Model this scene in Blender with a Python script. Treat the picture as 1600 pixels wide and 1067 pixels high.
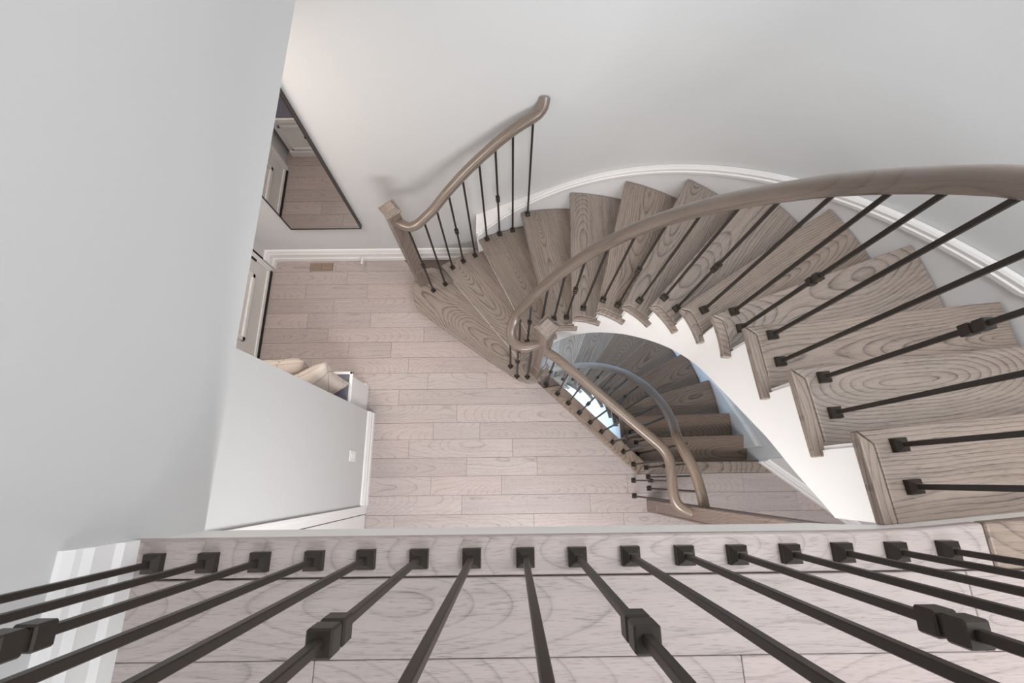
import bpy, bmesh, math, random
from math import sin, cos, radians as rad, degrees as deg, pi, sqrt, atan2, hypot
from mathutils import Matrix, Vector

for o in list(bpy.data.objects):
    bpy.data.objects.remove(o, do_unlink=True)
SC = bpy.context.scene
COL = SC.collection
RNG = random.Random(7)

# ------------------------------------------------------------------ camera, light, exposure
cam_d = bpy.data.cameras.new('camera')
cam_d.sensor_width = 36.0
cam_d.lens = 711.0 / 1600.0 * 36.0
cam_d.clip_start = 0.02
cam = bpy.data.objects.new('camera', cam_d)
COL.objects.link(cam)
cam.location = (0, 0, 3.7147)
cam.rotation_euler = (math.atan(216.0 / 711.0), 0, rad(-0.65))
SC.camera = cam

world = bpy.data.worlds.new('world')
SC.world = world
world.use_nodes = True
bg = world.node_tree.nodes['Background']
bg.inputs[0].default_value = (0.9, 0.95, 1.0, 1)
bg.inputs[1].default_value = 0.6

def area(name, loc, target, size, power, color, spread=180):
    d = bpy.data.lights.new(name, 'AREA')
    d.shape = 'RECTANGLE'
    d.size, d.size_y = size
    d.energy = power
    d.color = color
    d.spread = rad(spread)
    o = bpy.data.objects.new(name, d)
    COL.objects.link(o)
    o.location = loc
    o.rotation_euler = (Vector(target) - Vector(loc)).to_track_quat('-Z', 'Y').to_euler()
    return o

area('stairwell_fill_light', (1.2, 0.25, 4.75), (1.85, 0.65, 2.0), (1.3, 1.1), 51, (1.0, 0.99, 0.98))  # added soft source, hung and tilted to lift the upper treads
area('landing_window_light', (0.4, -2.85, 4.1), (0.4, 1.9, 2.6), (2.4, 1.6), 37, (0.92, 0.965, 1.0), 125)
area('foyer_ceiling_light', (-1.55, 1.25, 2.5), (-1.55, 1.25, 0), (0.5, 0.5), 16, (1.0, 0.87, 0.76))
area('hall_fill_light', (0.3, -1.1, 2.5), (0.5, -0.1, 0), (1.4, 0.8), 80, (1.0, 0.98, 0.968))  # added fill under the landing to brighten the hall floor and stringer
area('basement_window_light', (-0.95, 0.8, -0.85), (0.7, 1.45, -1.8), (1.0, 0.7), 46, (0.55, 0.77, 1.0), 110)

SC.view_settings.view_transform = 'Standard'
SC.view_settings.look = 'None'
SC.view_settings.exposure = 0.0
SC.view_settings.gamma = 1.0
SC.view_settings.use_curve_mapping = False

# ------------------------------------------------------------------ materials
def srgb(r, g, b):
    f = lambda c: (c / 255 / 12.92) if c / 255 <= 0.04045 else ((c / 255 + 0.055) / 1.055) ** 2.4
    return (f(r), f(g), f(b), 1)

def new_mat(name):
    m = bpy.data.materials.new(name)
    m.use_nodes = True
    nt = m.node_tree
    return m, nt, nt.nodes['Principled BSDF']

def plain(name, col, rough=0.5, metal=0.0, spec=0.5, bump=0.0, bscale=300):
    m, nt, b = new_mat(name)
    b.inputs['Base Color'].default_value = col
    b.inputs['Roughness'].default_value = rough
    b.inputs['Metallic'].default_value = metal
    b.inputs['Specular IOR Level'].default_value = spec
    if bump:
        tc = nt.nodes.new('ShaderNodeTexCoord')
        n = nt.nodes.new('ShaderNodeTexNoise')
        n.inputs['Scale'].default_value = bscale
        n.inputs['Detail'].default_value = 3
        bp = nt.nodes.new('ShaderNodeBump')
        bp.inputs['Strength'].default_value = bump
        bp.inputs['Distance'].default_value = 0.002
        nt.links.new(tc.outputs['Object'], n.inputs['Vector'])
        nt.links.new(n.outputs['Fac'], bp.inputs['Height'])
        nt.links.new(bp.outputs['Normal'], b.inputs['Normal'])
    return m

def wood(name, light, dark, freq=55, contrast=1.0, rough=0.42, coord='Object', axis='x', vary=0.09, pores=0.35, dashes=0.5, band=(0.55, 0.8, 0.92)):
    """flat sawn oak: growth rings of a wandering log cut lengthwise, grain along local x (or z)"""
    m, nt, b = new_mat(name)
    N, L = nt.nodes.new, nt.links.new
    def math_(op, a, c=None, d=None):
        n = N('ShaderNodeMath'); n.operation = op
        for i, v in enumerate((a, c, d)):
            if v is None: continue
            if isinstance(v, (int, float)): n.inputs[i].default_value = v
            else: L(v, n.inputs[i])
        return n.outputs[0]
    def comb(x, y, z):
        n = N('ShaderNodeCombineXYZ')
        for i, v in enumerate((x, y, z)):
            if isinstance(v, (int, float)): n.inputs[i].default_value = v
            else: L(v, n.inputs[i])
        return n.outputs[0]
    def noise(vec, scale, detail=2, rough_=0.5):
        n = N('ShaderNodeTexNoise'); n.inputs['Scale'].default_value = scale
        n.inputs['Detail'].default_value = detail; n.inputs['Roughness'].default_value = rough_
        L(vec, n.inputs['Vector']); return n.outputs['Fac']
    tc = N('ShaderNodeTexCoord')
    sep = N('ShaderNodeSeparateXYZ'); L(tc.outputs[coord], sep.inputs[0])
    X, Y, Zc = sep.outputs[0], sep.outputs[1], sep.outputs[2]
    if axis == 'z': X, Y, Zc = Zc, X, Y
    info = N('ShaderNodeObjectInfo'); R = info.outputs['Random']
    R2 = math_('FRACT', math_('MULTIPLY', R, 17.31)); R3 = math_('FRACT', math_('MULTIPLY', R, 91.7))
    x = math_('MULTIPLY_ADD', R, 43.0, X)
    low = math_('SUBTRACT', noise(comb(math_('MULTIPLY', x, 1.5), math_('MULTIPLY', Y, 0.8), R3), 1.0, 1), 0.5)
    mid = math_('SUBTRACT', noise(comb(math_('MULTIPLY', x, 4.0), math_('MULTIPLY', Y, 9.0), R2), 1.0, 2), 0.5)
    yy = math_('ADD', math_('ADD', Y, math_('MULTIPLY_ADD', R2, 0.16, -0.08)), math_('MULTIPLY', mid, 0.022))
    slope = math_('MULTIPLY', math_('SUBTRACT', math_('FRACT', math_('MULTIPLY', R, 53.7)), 0.5), 0.5)
    if coord == 'UV': slope = 0.0
    zz = math_('ADD', math_('MULTIPLY_ADD', X, slope, math_('MULTIPLY', low, 0.2)), math_('ADD', math_('MULTIPLY_ADD', R3, 0.12, 0.02), Zc))
    D = math_('SQRT', math_('ADD', math_('MULTIPLY', yy, yy), math_('MULTIPLY', zz, zz)))
    ring = math_('FRACT', math_('MULTIPLY', D, freq))
    ramp = N('ShaderNodeValToRGB')
    cr = ramp.color_ramp
    cr.elements[0].position = 0.0; cr.elements[0].color = (0.15, 0.15, 0.15, 1)
    cr.elements[1].position = 1.0; cr.elements[1].color = (0.1, 0.1, 0.1, 1)
    for p, v in ((0.1, 0.0), (band[0], 0.08), (band[1], 0.4), (band[2], 1.0)):
        e = cr.elements.new(p); e.color = (v, v, v, 1)
    L(ring, ramp.inputs[0])
    breakup = noise(comb(math_('MULTIPLY', x, 9.0), math_('MULTIPLY', Y, 30.0), R), 1.0, 2)
    fine = noise(comb(math_('MULTIPLY', x, 22.0), math_('MULTIPLY', Y, 420.0), math_('MULTIPLY', Zc, 420.0)), 1.0, 2)
    g = math_('MULTIPLY', ramp.outputs[0], math_('MULTIPLY_ADD', breakup, 1.3, 0.1))
    dn = noise(comb(math_('MULTIPLY', x, 34.0), math_('MULTIPLY', Y, 560.0), R3), 1.0, 1)
    dash = N('ShaderNodeMapRange'); dash.inputs[1].default_value = 0.58; dash.inputs[2].default_value = 0.67
    L(dn, dash.inputs[0])
    p = math_('ADD', math_('MULTIPLY', math_('SUBTRACT', fine, 0.5), pores * 2), math_('MULTIPLY', math_('MULTIPLY', dash.outputs[0], dashes), math_('ADD', breakup, 0.2)))
    streak = math_('MULTIPLY', math_('SUBTRACT', noise(comb(math_('MULTIPLY', x, 2.2), math_('MULTIPLY', Y, 55.0), R2), 1.0, 3, 0.65), 0.45), 1.1)
    fac = math_('MULTIPLY', math_('ADD', math_('ADD', g, p), streak), contrast)
    mix = N('ShaderNodeMix'); mix.data_type = 'RGBA'; mix.clamp_factor = True
    L(fac, mix.inputs[0]); mix.inputs[6].default_value = light; mix.inputs[7].default_value = dark
    hsv = N('ShaderNodeHueSaturation')
    L(mix.outputs[2], hsv.inputs['Color'])
    L(math_('ADD', math_('MULTIPLY_ADD', R3, vary, 1.0 - vary / 2), math_('MULTIPLY', low, 0.15)), hsv.inputs['Value'])
    L(math_('MULTIPLY_ADD', R2, 0.24, 0.88), hsv.inputs['Saturation'])
    L(hsv.outputs[0], b.inputs['Base Color'])
    b.inputs['Roughness'].default_value = rough
    bp = N('ShaderNodeBump'); bp.inputs['Strength'].default_value = 0.12; bp.inputs['Distance'].default_value = 0.001
    bp.invert = True
    L(fac, bp.inputs['Height']); L(bp.outputs[0], b.inputs['Normal'])
    return m

M = {}
M['wall'] = plain('wall_paint', srgb(206, 207, 208), 0.75, bump=0.04, bscale=500)
M['trim'] = plain('white_trim_paint', srgb(236, 235, 235), 0.4)
M['white'] = plain('white_stringer_paint', srgb(245, 243, 241), 0.5)
M['skirt'] = plain('skirt_paint', srgb(226, 226, 228), 0.5)
M['ceiling'] = plain('ceiling_paint', srgb(235, 235, 233), 0.85)
M['metal'] = plain('dark_bronze_metal', srgb(43, 37, 32), 0.4, 0.0, 0.4)
M['black'] = plain('black_rubber', srgb(22, 20, 19), 0.6)
M['tread'] = wood('stained_oak_tread', srgb(149, 135, 125), srgb(66, 59, 56), 96, 0.85)
M['btread'] = wood('stained_oak_lower_tread', srgb(146, 127, 113), srgb(70, 60, 54), 84, 0.8)
M['rail'] = wood('stained_oak_rail', srgb(122, 106, 94), srgb(78, 66, 57), 60, 0.6, 0.3, 'UV', 'x', 0.06)
M['newel'] = wood('stained_oak_post', srgb(134, 118, 108), srgb(80, 70, 65), 60, 0.7, 0.36, 'Object', 'z', 0.06)
M['plank'] = wood('grey_washed_oak_plank', srgb(180, 168, 165), srgb(112, 103, 100), 70, 0.5, 0.4, vary=0.12, pores=0.3, dashes=1.0, band=(0.78, 0.9, 0.955))
M['gap'] = plain('dark_joint', srgb(110, 98, 94), 0.9)
M['door'] = plain('door_paint', srgb(222, 220, 217), 0.45)
M['frame'] = plain('dark_brown_frame', srgb(44, 34, 30), 0.35)
M['cushion'] = plain('slate_fabric', srgb(112, 112, 126), 0.9, bump=0.3, bscale=700)
M['vent'] = plain('oak_vent', srgb(166, 147, 131), 0.5)
M['slot'] = plain('vent_slot', srgb(104, 86, 74), 0.8)
for k_ in ('rail', 'newel', 'tread'):
    pb = M[k_].node_tree.nodes['Principled BSDF']
    pb.inputs['Coat Weight'].default_value = {'rail': 0.6, 'newel': 0.3, 'tread': 0.15}[k_]
    pb.inputs['Coat Roughness'].default_value = 0.3
mm, nt_, b_ = new_mat('mirror_glass')
b_.inputs['Metallic'].default_value = 1.0; b_.inputs['Roughness'].default_value = 0.0
b_.inputs['Base Color'].default_value = (0.66, 0.65, 0.64, 1)
M['mirror'] = mm

def pillow_mat():
    m, nt, b = new_mat('beige_pillow_fabric')
    N, L = nt.nodes.new, nt.links.new
    tc = N('ShaderNodeTexCoord')
    w = N('ShaderNodeTexVoronoi'); w.feature = 'DISTANCE_TO_EDGE'; w.inputs['Scale'].default_value = 5.5
    L(tc.outputs['Object'], w.inputs['Vector'])
    r = N('ShaderNodeValToRGB'); r.color_ramp.elements[0].color = srgb(120, 106, 96); r.color_ramp.elements[1].color = srgb(205, 194, 185)  # dark cell edges put the shade of creases into the fabric colour
    r.color_ramp.elements[0].position = 0.004; r.color_ramp.elements[1].position = 0.012
    L(w.outputs['Distance'], r.inputs[0]); L(r.outputs[0], b.inputs['Base Color'])
    b.inputs['Roughness'].default_value = 0.9
    n = N('ShaderNodeTexNoise'); n.inputs['Scale'].default_value = 14; n.inputs['Detail'].default_value = 3
    L(tc.outputs['Object'], n.inputs['Vector'])
    bp = N('ShaderNodeBump'); bp.inputs['Strength'].default_value = 0.5; bp.inputs['Distance'].default_value = 0.02
    L(n.outputs['Fac'], bp.inputs['Height']); L(bp.outputs[0], b.inputs['Normal'])
    return m
M['pillow'] = pillow_mat()

# ------------------------------------------------------------------ object helpers
WM = {}
ID = Matrix.Identity(4)

def T(x, y, z=0.0, rz=0.0):
    return Matrix.Translation((x, y, z)) @ Matrix.Rotation(rz, 4, 'Z')

def place(o, Mw, parent):
    COL.objects.link(o)
    WM[o] = Mw
    if parent is not None:
        o.parent = parent
        o.matrix_parent_inverse = WM[parent].inverted()
    o.matrix_basis = Mw

def tag(o, label=None, cat=None, group=None, kind=None):
    if label: o['label'] = label
    if cat: o['category'] = cat
    if group: o['group'] = group
    if kind: o['kind'] = kind
    return o

def to_mesh(name, bm, mat, smooth=None):
    bmesh.ops.recalc_face_normals(bm, faces=bm.faces[:])
    me = bpy.data.meshes.new(name)
    bm.to_mesh(me); bm.free()
    me.materials.append(mat)
    if smooth is not None:
        me.shade_smooth()
        me.set_sharp_from_angle(angle=rad(smooth))
    return me

def obj(name, bm, mat, parent=None, Mw=ID, smooth=None, bevel=0.0, seg=2, world_geo=True, **kw):
    """link a bmesh; geometry given in world space is moved into the frame Mw"""
    if world_geo and Mw is not ID:
        bmesh.ops.transform(bm, matrix=Mw.inverted(), verts=bm.verts[:])
    me = to_mesh(name, bm, mat, smooth)
    o = bpy.data.objects.new(name, me)
    place(o, Mw, parent)
    if bevel:
        md = o.modifiers.new('bevel', 'BEVEL')
        md.width = bevel; md.segments = seg; md.limit_method = 'ANGLE'; md.angle_limit = rad(40)
        md.use_clamp_overlap = True
    return tag(o, **kw)

def inst(name, me, parent, Mw, **kw):
    o = bpy.data.objects.new(name, me)
    place(o, Mw, parent)
    return tag(o, **kw)

def empty(name, loc, label, cat, group=None):
    o = bpy.data.objects.new(name, None)
    o.empty_display_size = 0.1
    place(o, Matrix.Translation(loc), None)
    return tag(o, label, cat, group)

def prism(poly, z0, z1, bm=None):
    bm = bm or bmesh.new()
    lo = [bm.verts.new((p[0], p[1], z0)) for p in poly]
    hi = [bm.verts.new((p[0], p[1], z1)) for p in poly]
    n = len(poly)
    bm.faces.new(lo[::-1]); bm.faces.new(hi)
    for i in range(n):
        bm.faces.new((lo[i], lo[(i + 1) % n], hi[(i + 1) % n], hi[i]))
    return bm

def box(x0, x1, y0, y1, z0, z1, bm=None):
    return prism([(x0, y0), (x1, y0), (x1, y1), (x0, y1)], z0, z1, bm)

def hexa(b4, t4, bm=None):
    """solid from four bottom and four top corners"""
    bm = bm or bmesh.new()
    a = [bm.verts.new(p) for p in b4]; c = [bm.verts.new(p) for p in t4]
    bm.faces.new(a[::-1]); bm.faces.new(c)
    for i in range(4):
        bm.faces.new((a[i], a[(i + 1) % 4], c[(i + 1) % 4], c[i]))
    return bm

def loft(sections, bm=None, closed=True, caps=True, uv=None):
    """join a list of equal-length rings of 3-D points"""
    bm = bm or bmesh.new()
    rings = [[bm.verts.new(p) for p in s] for s in sections]
    n = len(rings[0])
    lay = bm.loops.layers.uv.new('UVMap') if uv else None
    m = n if closed else n - 1
    for i in range(len(rings) - 1):
        for j in range(m):
            f = bm.faces.new((rings[i][j], rings[i][(j + 1) % n], rings[i + 1][(j + 1) % n], rings[i + 1][j]))
            if lay:
                us, vs = uv
                jn = j + 1
                for lp, (a, c) in zip(f.loops, ((us[i], vs[j]), (us[i], vs[jn]), (us[i + 1], vs[jn]), (us[i + 1], vs[j]))):
                    lp[lay].uv = (a, c)
    if caps and closed:
        bm.faces.new(rings[0][::-1]); bm.faces.new(rings[-1])
    return bm

def smooth_path(pts, step=0.02, rounds=2):
    """resample a 3-D polyline evenly and relax its corners"""
    P = [Vector(p) for p in pts]
    out = [P[0]]
    for a, c in zip(P, P[1:]):
        n = max(1, int((c - a).length / step))
        out += [a.lerp(c, (i + 1) / n) for i in range(n)]
    for _ in range(rounds):
        out = [out[0]] + [(out[i - 1] + out[i] * 2 + out[i + 1]) / 4 for i in range(1, len(out) - 1)] + [out[-1]]
    return out

RAIL = []
for i in range(20):                                   # moulded handrail section: broad rounded top, narrower foot
    t = 2 * pi * i / 20
    c, s = cos(t), sin(t)
    w = 0.031 if s > -0.2 else 0.024
    RAIL.append((w * math.copysign(abs(c) ** 0.75, c), 0.029 * math.copysign(abs(s) ** 0.8, s)))

def sweep(path, prof=RAIL):
    P = [Vector(p) for p in path]
    secs, us, acc = [], [], 0.0
    for i, p in enumerate(P):
        t = (P[min(i + 1, len(P) - 1)] - P[max(i - 1, 0)]).normalized()
        side = t.cross(Vector((0, 0, 1)))
        if side.length < 1e-4: side = Vector((1, 0, 0))
        side.normalize()
        up = side.cross(t).normalized()
        secs.append([p + side * a + up * c for a, c in prof])
        if i: acc += (p - P[i - 1]).length
        us.append(acc)
    vs = [0.0]
    for i in range(len(prof)):
        a, c = prof[i], prof[(i + 1) % len(prof)]
        vs.append(vs[-1] + hypot(c[0] - a[0], c[1] - a[1]))
    return loft(secs, uv=(us, vs))

CX, CY = 0.3593, 0.4966
def P(R, a): return (CX + R * cos(rad(a)), CY + R * sin(rad(a)))
def arc(R, a0, a1, n): return [P(R, a0 + (a1 - a0) * i / n) for i in range(n + 1)]
def interp(x, tab):
    tab = sorted(tab)
    if x <= tab[0][0]: 
        (x0, y0), (x1, y1) = tab[0], tab[1]
    elif x >= tab[-1][0]:
        (x0, y0), (x1, y1) = tab[-2], tab[-1]
    else:
        for (x0, y0), (x1, y1) in zip(tab, tab[1:]):
            if x0 <= x <= x1: break
    return y0 + (y1 - y0) * (x - x0) / (x1 - x0)

RS = 0.2                                              # riser height
ZL = 2.8                                              # landing level
ZC = 2.58                                             # ceiling under the landing
ZT = 5.25                                             # ceiling over the stairwell
def zn(a): return RS * (5 + (87.4 - a) / 13.86)       # height of the nosing line

# ------------------------------------------------------------------ room shell
def S(name, bm, mat, label, cat='wall', parent=None, **kw):
    return obj(name, bm, mat, parent, kind='structure', label=label if parent is None else None, cat=cat if parent is None else None, **kw)

YB = 1.927
# back wall, flat, then the curved stair wall and its straight run to the landing
S('wall_back', box(-2.3, 0.36, YB, YB + 0.12, -0.02, ZT), M['wall'], 'flat pale grey back wall with the mirror on it')
RW = YB - CY
bm = bmesh.new()
secs = []
path = arc(RW, 90, 4, 60)
d5 = (sin(rad(5)), -cos(rad(5)))
path += [(path[-1][0] + d5[0] * t, path[-1][1] + d5[1] * t) for t in (0.3, 0.6, 1.2, 2.4, 3.6)]
for i, (x, y) in enumerate(path):
    a = 90 - 86 * i / 60 if i <= 60 else 4
    zb = max(0.3, zn(a) - 0.47) if i <= 60 else 1.7
    ox, oy = (cos(rad(a)), sin(rad(a)))
    secs.append([(x, y, zb), (x, y, ZT), (x + 0.12 * ox, y + 0.12 * oy, ZT), (x + 0.12 * ox, y + 0.12 * oy, zb)])
S('wall_stair', loft(secs), M['wall'], 'tall curved pale grey wall sweeping round the outside of the staircase', smooth=30)
# curved wall of the basement flight, under the upper flight
secs = []
for i, (x, y) in enumerate(arc(1.64, 112, -13, 60)):
    a = 112 - 125 * i / 60
    zt = 0.37 + (95 - a) * 0.0137
    zt = max(-0.02, zt)
    secs.append([(x, y, -2.8), (x, y, zt), (x + 0.1 * cos(rad(a)), y + 0.1 * sin(rad(a)), zt), (x + 0.1 * cos(rad(a)), y + 0.1 * sin(rad(a)), -2.8)])
S('wall_basement', loft(secs), M['wall'], 'curved wall beside the flight down to the basement', smooth=30)
# slanting wall under the upper flight at hall level
bm = prism([(1.955, 0.13), (2.66, -0.42), (2.74, -0.33), (2.04, 0.24)], -0.02, ZC)
S('wall_under_stair', bm, M['wall'], 'short slanting grey wall under the upper flight, behind its white baseboard')
# upper left wall hanging over the foyer
S('wall_left', box(-0.86, -0.713, -3.0, YB, ZC, ZT), M['wall'], 'large pale grey upper wall on the left whose lower edge ends over the foyer')
# lower left wall (closet side) with the end facing the bench nook
S('wall_left_hall', box(-1.17, -1.13, -0.235, 0.532, 0, ZC), M['wall'], 'short grey hall wall with a white outlet, beside the bench')
S('wall_left_closet', box(-1.17, -1.13, -3.0, -1.02, 0, ZC), M['wall'], 'grey hall wall past the closet door under the landing')
S('wall_nook', box(-2.3, -1.17, 0.24, 0.335, 0, ZC), M['wall'], 'grey wall at the back of the bench nook')
S('wall_foyer', box(-2.3, -2.155, 0.335, YB, 0, ZC), M['wall'], 'grey foyer wall around the entrance door')
S('wall_foyer_corner', box(-2.155, -2.118, 1.83, YB, 0, ZC), M['wall'], 'narrow strip of grey wall in the foyer corner by the door')
S('wall_front', box(-1.2, 2.5, -3.12, -3.0, 0, ZT), M['wall'], 'grey wall behind the landing')
S('wall_right_hall', box(2.62, 2.72, -3.0, -0.35, 0, ZC), M['wall'], 'grey wall at the right end of the hall under the landing')
S('ceiling', box(-0.86, 3.0, -3.1, 2.05, ZT, ZT + 0.1), M['ceiling'], 'white ceiling over the stairwell and landing', 'ceiling')
S('ceiling_foyer', box(-2.3, -0.86, 0.24, YB, ZC, ZC + 0.1), M['ceiling'], 'low white ceiling over the foyer', 'ceiling')
S('floor_basement', box(-1.3, 2.2, -0.4, 2.2, -2.9, -2.8), M['plank'], 'basement floor at the foot of the lower flight', 'floor')
S('wall_basement_left', box(-1.3, -1.2, -0.4, 2.2, -2.8, -0.26), M['wall'], 'basement wall beyond the lower flight')
S('wall_basement_front', box(-1.2, 2.2, -0.4, -0.3, -2.8, -0.26), M['wall'], 'basement wall under the hall floor')

# baseboard profile: (out, up)
BB = [(0, 0), (0.02, 0), (0.02, 0.034), (0.014, 0.046), (0.014, 0.088), (0.019, 0.094), (0.013, 0.108), (0.012, 0.12), (0.006, 0.134), (0, 0.137)]
def baseboard(name, p0, p1, z, out, label, scale=1.2, parent=None):
    sec = lambda p: [(p[0] + out[0] * a * 1.15, p[1] + out[1] * a * 1.15, z + c * scale) for a, c in BB]
    S(name, loft([sec(p0), sec(p1)]), M['trim'], label, 'baseboard', parent)
baseboard('baseboard_landing', (-0.713, -3.0), (-0.713, -0.099), ZL, (1, 0), 'tall white moulded baseboard ending at the landing edge, bottom left', 1.0)
baseboard('baseboard_back', (-2.118, YB), (-0.3, YB), 0, (0, -1), 'white moulded baseboard along the back wall of the foyer', 1.3)
baseboard('baseboard_corner', (-2.118, 1.835), (-2.118, YB), 0, (1, 0), 'short white baseboard return in the foyer corner beside the door', 1.3)
baseboard('baseboard_hall', (-1.13, -0.176), (-1.13, 0.53), 0, (1, 0), 'white moulded baseboard of the short hall wall with the outlet', 0.95)
n_ = (-0.616, -0.788)
baseboard('baseboard_under_stair', (1.957, 0.128), (2.6, -0.375), 0, n_, 'white moulded baseboard on the slanting wall under the stair', 1.05)

# ------------------------------------------------------------------ hall floor planks
rows = [1.927, 1.800, 1.675, 1.540, 1.405, 1.267, 1.135, 0.996, 0.861, 0.723, 0.594, 0.448, 0.316, 0.172, 0.031, -0.110, -0.250, -0.389, -0.528, -0.667, -0.806]
seams = [[-1.56, -1.302, -0.5], [-1.45, -0.4], [-1.80, -1.258, -0.35], [-1.543, -0.62], [-1.755, -1.209, -0.1], [-1.563, -0.742], [-1.375, -1.015, 0.0],
         [-1.679, -0.859], [-1.7, -0.69, -0.2], [-1.6, -0.923], [-1.8, -0.445], [-0.629, -0.255], [-0.82, 0.007], [-0.356, 0.199],
         [-0.633, -0.082, 0.9, 1.8], [-0.388, 0.6, 1.3, 2.2], [-0.9, 0.163, 0.85, 1.6], [-0.5, 0.4, 1.4], [-0.2, 0.9, 1.9], [-0.7, 0.5, 1.6]]

def clip(poly, p, n):
    """keep the side of the line through p with normal n where (q-p).n <= 0"""
    out = []
    for i in range(len(poly)):
        a, c = poly[i], poly[(i + 1) % len(poly)]
        da = (a[0] - p[0]) * n[0] + (a[1] - p[1]) * n[1]
        dc = (c[0] - p[0]) * n[0] + (c[1] - p[1]) * n[1]
        if da <= 0: out.append(a)
        if da * dc < 0:
            t = da / (da - dc)
            out.append((a[0] + (c[0] - a[0]) * t, a[1] + (c[1] - a[1]) * t))
    return out

DN = (0.6959, 0.7181)                                 # outward normal of the slanting floor edge
DP = (0.525, 0.474)
LN = (0.953, 0.302)                                   # floor edge hidden below the first steps
LP = (0.30, 0.83)
poly = [(-2.3, -3.0), (2.7, -3.0), (2.7, -0.4), (1.99, 0.13), (1.05, 0.118), (0.36, 0.80), (0.30, 0.83), (-0.05, 1.93), (-2.3, 1.93)]
floor = obj('floor', prism(poly, -0.26, -0.017), M['gap'], kind='structure', label='hall floor of grey washed oak planks running left to right', cat='floor')
def plank(parent, poly, z0, z1, mat, name='plank', lift=0.0):
    if len(poly) < 3: return None
    xs = [p[0] for p in poly]; ys = [p[1] for p in poly]
    if max(xs) - min(xs) < 0.01 or max(ys) - min(ys) < 0.01: return None
    Mw = T((min(xs) + max(xs)) / 2, (min(ys) + max(ys)) / 2, z1)
    return obj(name, prism(poly, z0, z1 + lift), mat, parent, Mw, bevel=0.0012, seg=1)
G = 0.0006
for i, ss in enumerate(seams):
    y1, y0 = rows[i], rows[i + 1]
    xl = -2.155 if y0 > 0.33 else -1.135
    xr = 2.62 if y1 < 0.04 else 1.2
    xs = [xl] + [s for s in ss if s > xl + 0.05] + [xr]
    for a, c in zip(xs, xs[1:]):
        q = [(a + G, y0 + G), (c - G, y0 + G), (c - G, y1 - G), (a + G, y1 - G)]
        if y1 > 0.04:
            q = clip(q, DP, DN)
            if y1 > 0.8 and len(q) > 2: q = clip(q, LP, LN)
        elif c > 1.9:
            q = clip(q, (1.955, 0.13), (0.616, 0.788))
        plank(floor, q, -0.017, 0.0, M['plank'], lift=RNG.uniform(-0.0006, 0.0003))

# wooden nosing boards round the stairwell opening
dq = (0.7181, -0.6959)
def dpt(s, n): return (DP[0] + dq[0] * s + DN[0] * n, DP[1] + dq[1] * s + DN[1] * n)
s_end = (0.031 - DP[1]) / dq[1]
A0 = dpt(-0.36, 0.001); A1 = (dpt(s_end, 0)[0], 0.031)
poly = [A0, A1, (1.05, 0.121), dpt(-0.27, 0.12)]
ang = atan2(dq[1], dq[0])
obj('opening_edge_board', prism(poly, -0.03, 0.0012), M['btread'], floor, T(A0[0], A0[1], 0, ang), bevel=0.006)
poly = [(A1[0] + 0.002, 0.032), (2.045, 0.032), (1.972, 0.118), (1.052, 0.122)]
obj('basement_nosing_board', prism(poly, -0.03, 0.0012), M['tread'], floor, T(1.05, 0.08, 0), bevel=0.006)
# white fascia under the slanting edge
f0, f1 = dpt(-0.36, 0.095), dpt(0.62, 0.095)
poly = [f0, f1, (f1[0] - DN[0] * 0.02, f1[1] - DN[1] * 0.02), (f0[0] - DN[0] * 0.02, f0[1] - DN[1] * 0.02)]
S('trim_opening', prism(poly, -0.34, -0.03), M['white'], 'white fascia under the slanting edge of the basement opening', 'trim')

# ------------------------------------------------------------------ landing
EDGE = [(-0.713, -0.099), (0.60, -0.099), (0.692, -0.098), (0.764, -0.0955), (0.801, -0.093), (0.838, -0.090)]
EDGE2 = [(0.899, -0.0855), (0.961, -0.081), (1.2, -0.062), (1.80, -0.012)]
land = obj('floor_landing', prism([(-0.713, -3.0), (2.0, -3.0), (1.84, -0.03)] + [(x, y - 0.02) for x, y in (EDGE + EDGE2)[::-1]], ZC, ZL - 0.017), M['white'],
           kind='structure', label='upper landing floor of pale washed oak planks behind the black balusters', cat='floor')
YK = -0.1672
edge_b = EDGE + [(0.8825, -0.0866)]
board = obj('edge_board', prism([(-0.713, YK), (0.8825, YK + 0.0)] + edge_b[::-1], ZL - 0.03, ZL), M['plank'], land, T(0.1, -0.13, ZL), bevel=0.007, seg=3)
obj('stair_nosing_board', prism([(0.884, YK), (1.815, YK)] + ([(0.884, -0.0865)] + EDGE2)[::-1], ZL - 0.03, ZL), M['btread'], land, T(1.3, -0.11, ZL), bevel=0.007, seg=3,
    label='darker oak board at the head of the stairs')
lrows = [YK - 0.001, -0.296]
while lrows[-1] > -2.9: lrows.append(lrows[-1] - 0.128)
for i in range(len(lrows) - 1):
    y1, y0 = lrows[i], lrows[i + 1]
    ss = {0: [-0.62 + -0.6, 0.825], 1: [-0.346, 0.395, 1.3]}.get(i) or [RNG.uniform(-0.4, 0.1), RNG.uniform(0.5, 1.2)]
    xs = [-0.713] + [s for s in ss if s > -0.7] + [1.9]
    for a, c in zip(xs, xs[1:]):
        plank(land, [(a + G, max(y0, -3.0) + G), (c - G, max(y0, -3.0) + G), (c - G, y1 - G), (a + G, y1 - G)], ZL - 0.017, ZL, M['plank'], lift=RNG.uniform(-0.0006, 0.0))
bm = bmesh.new()
pth = [(x, y - 0.006 - 0.020 * min(1, max(0, (x - 0.7) / 0.2))) for x, y in EDGE + EDGE2]
loft([[(x, y - 0.012, ZC - 0.004), (x, y, ZC - 0.004), (x, y, ZL - 0.03), (x, y - 0.012, ZL - 0.03)] for x, y in pth], bm)
S('trim_landing', bm, M['white'], 'thin white fascia band under the landing edge', 'trim')

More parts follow.
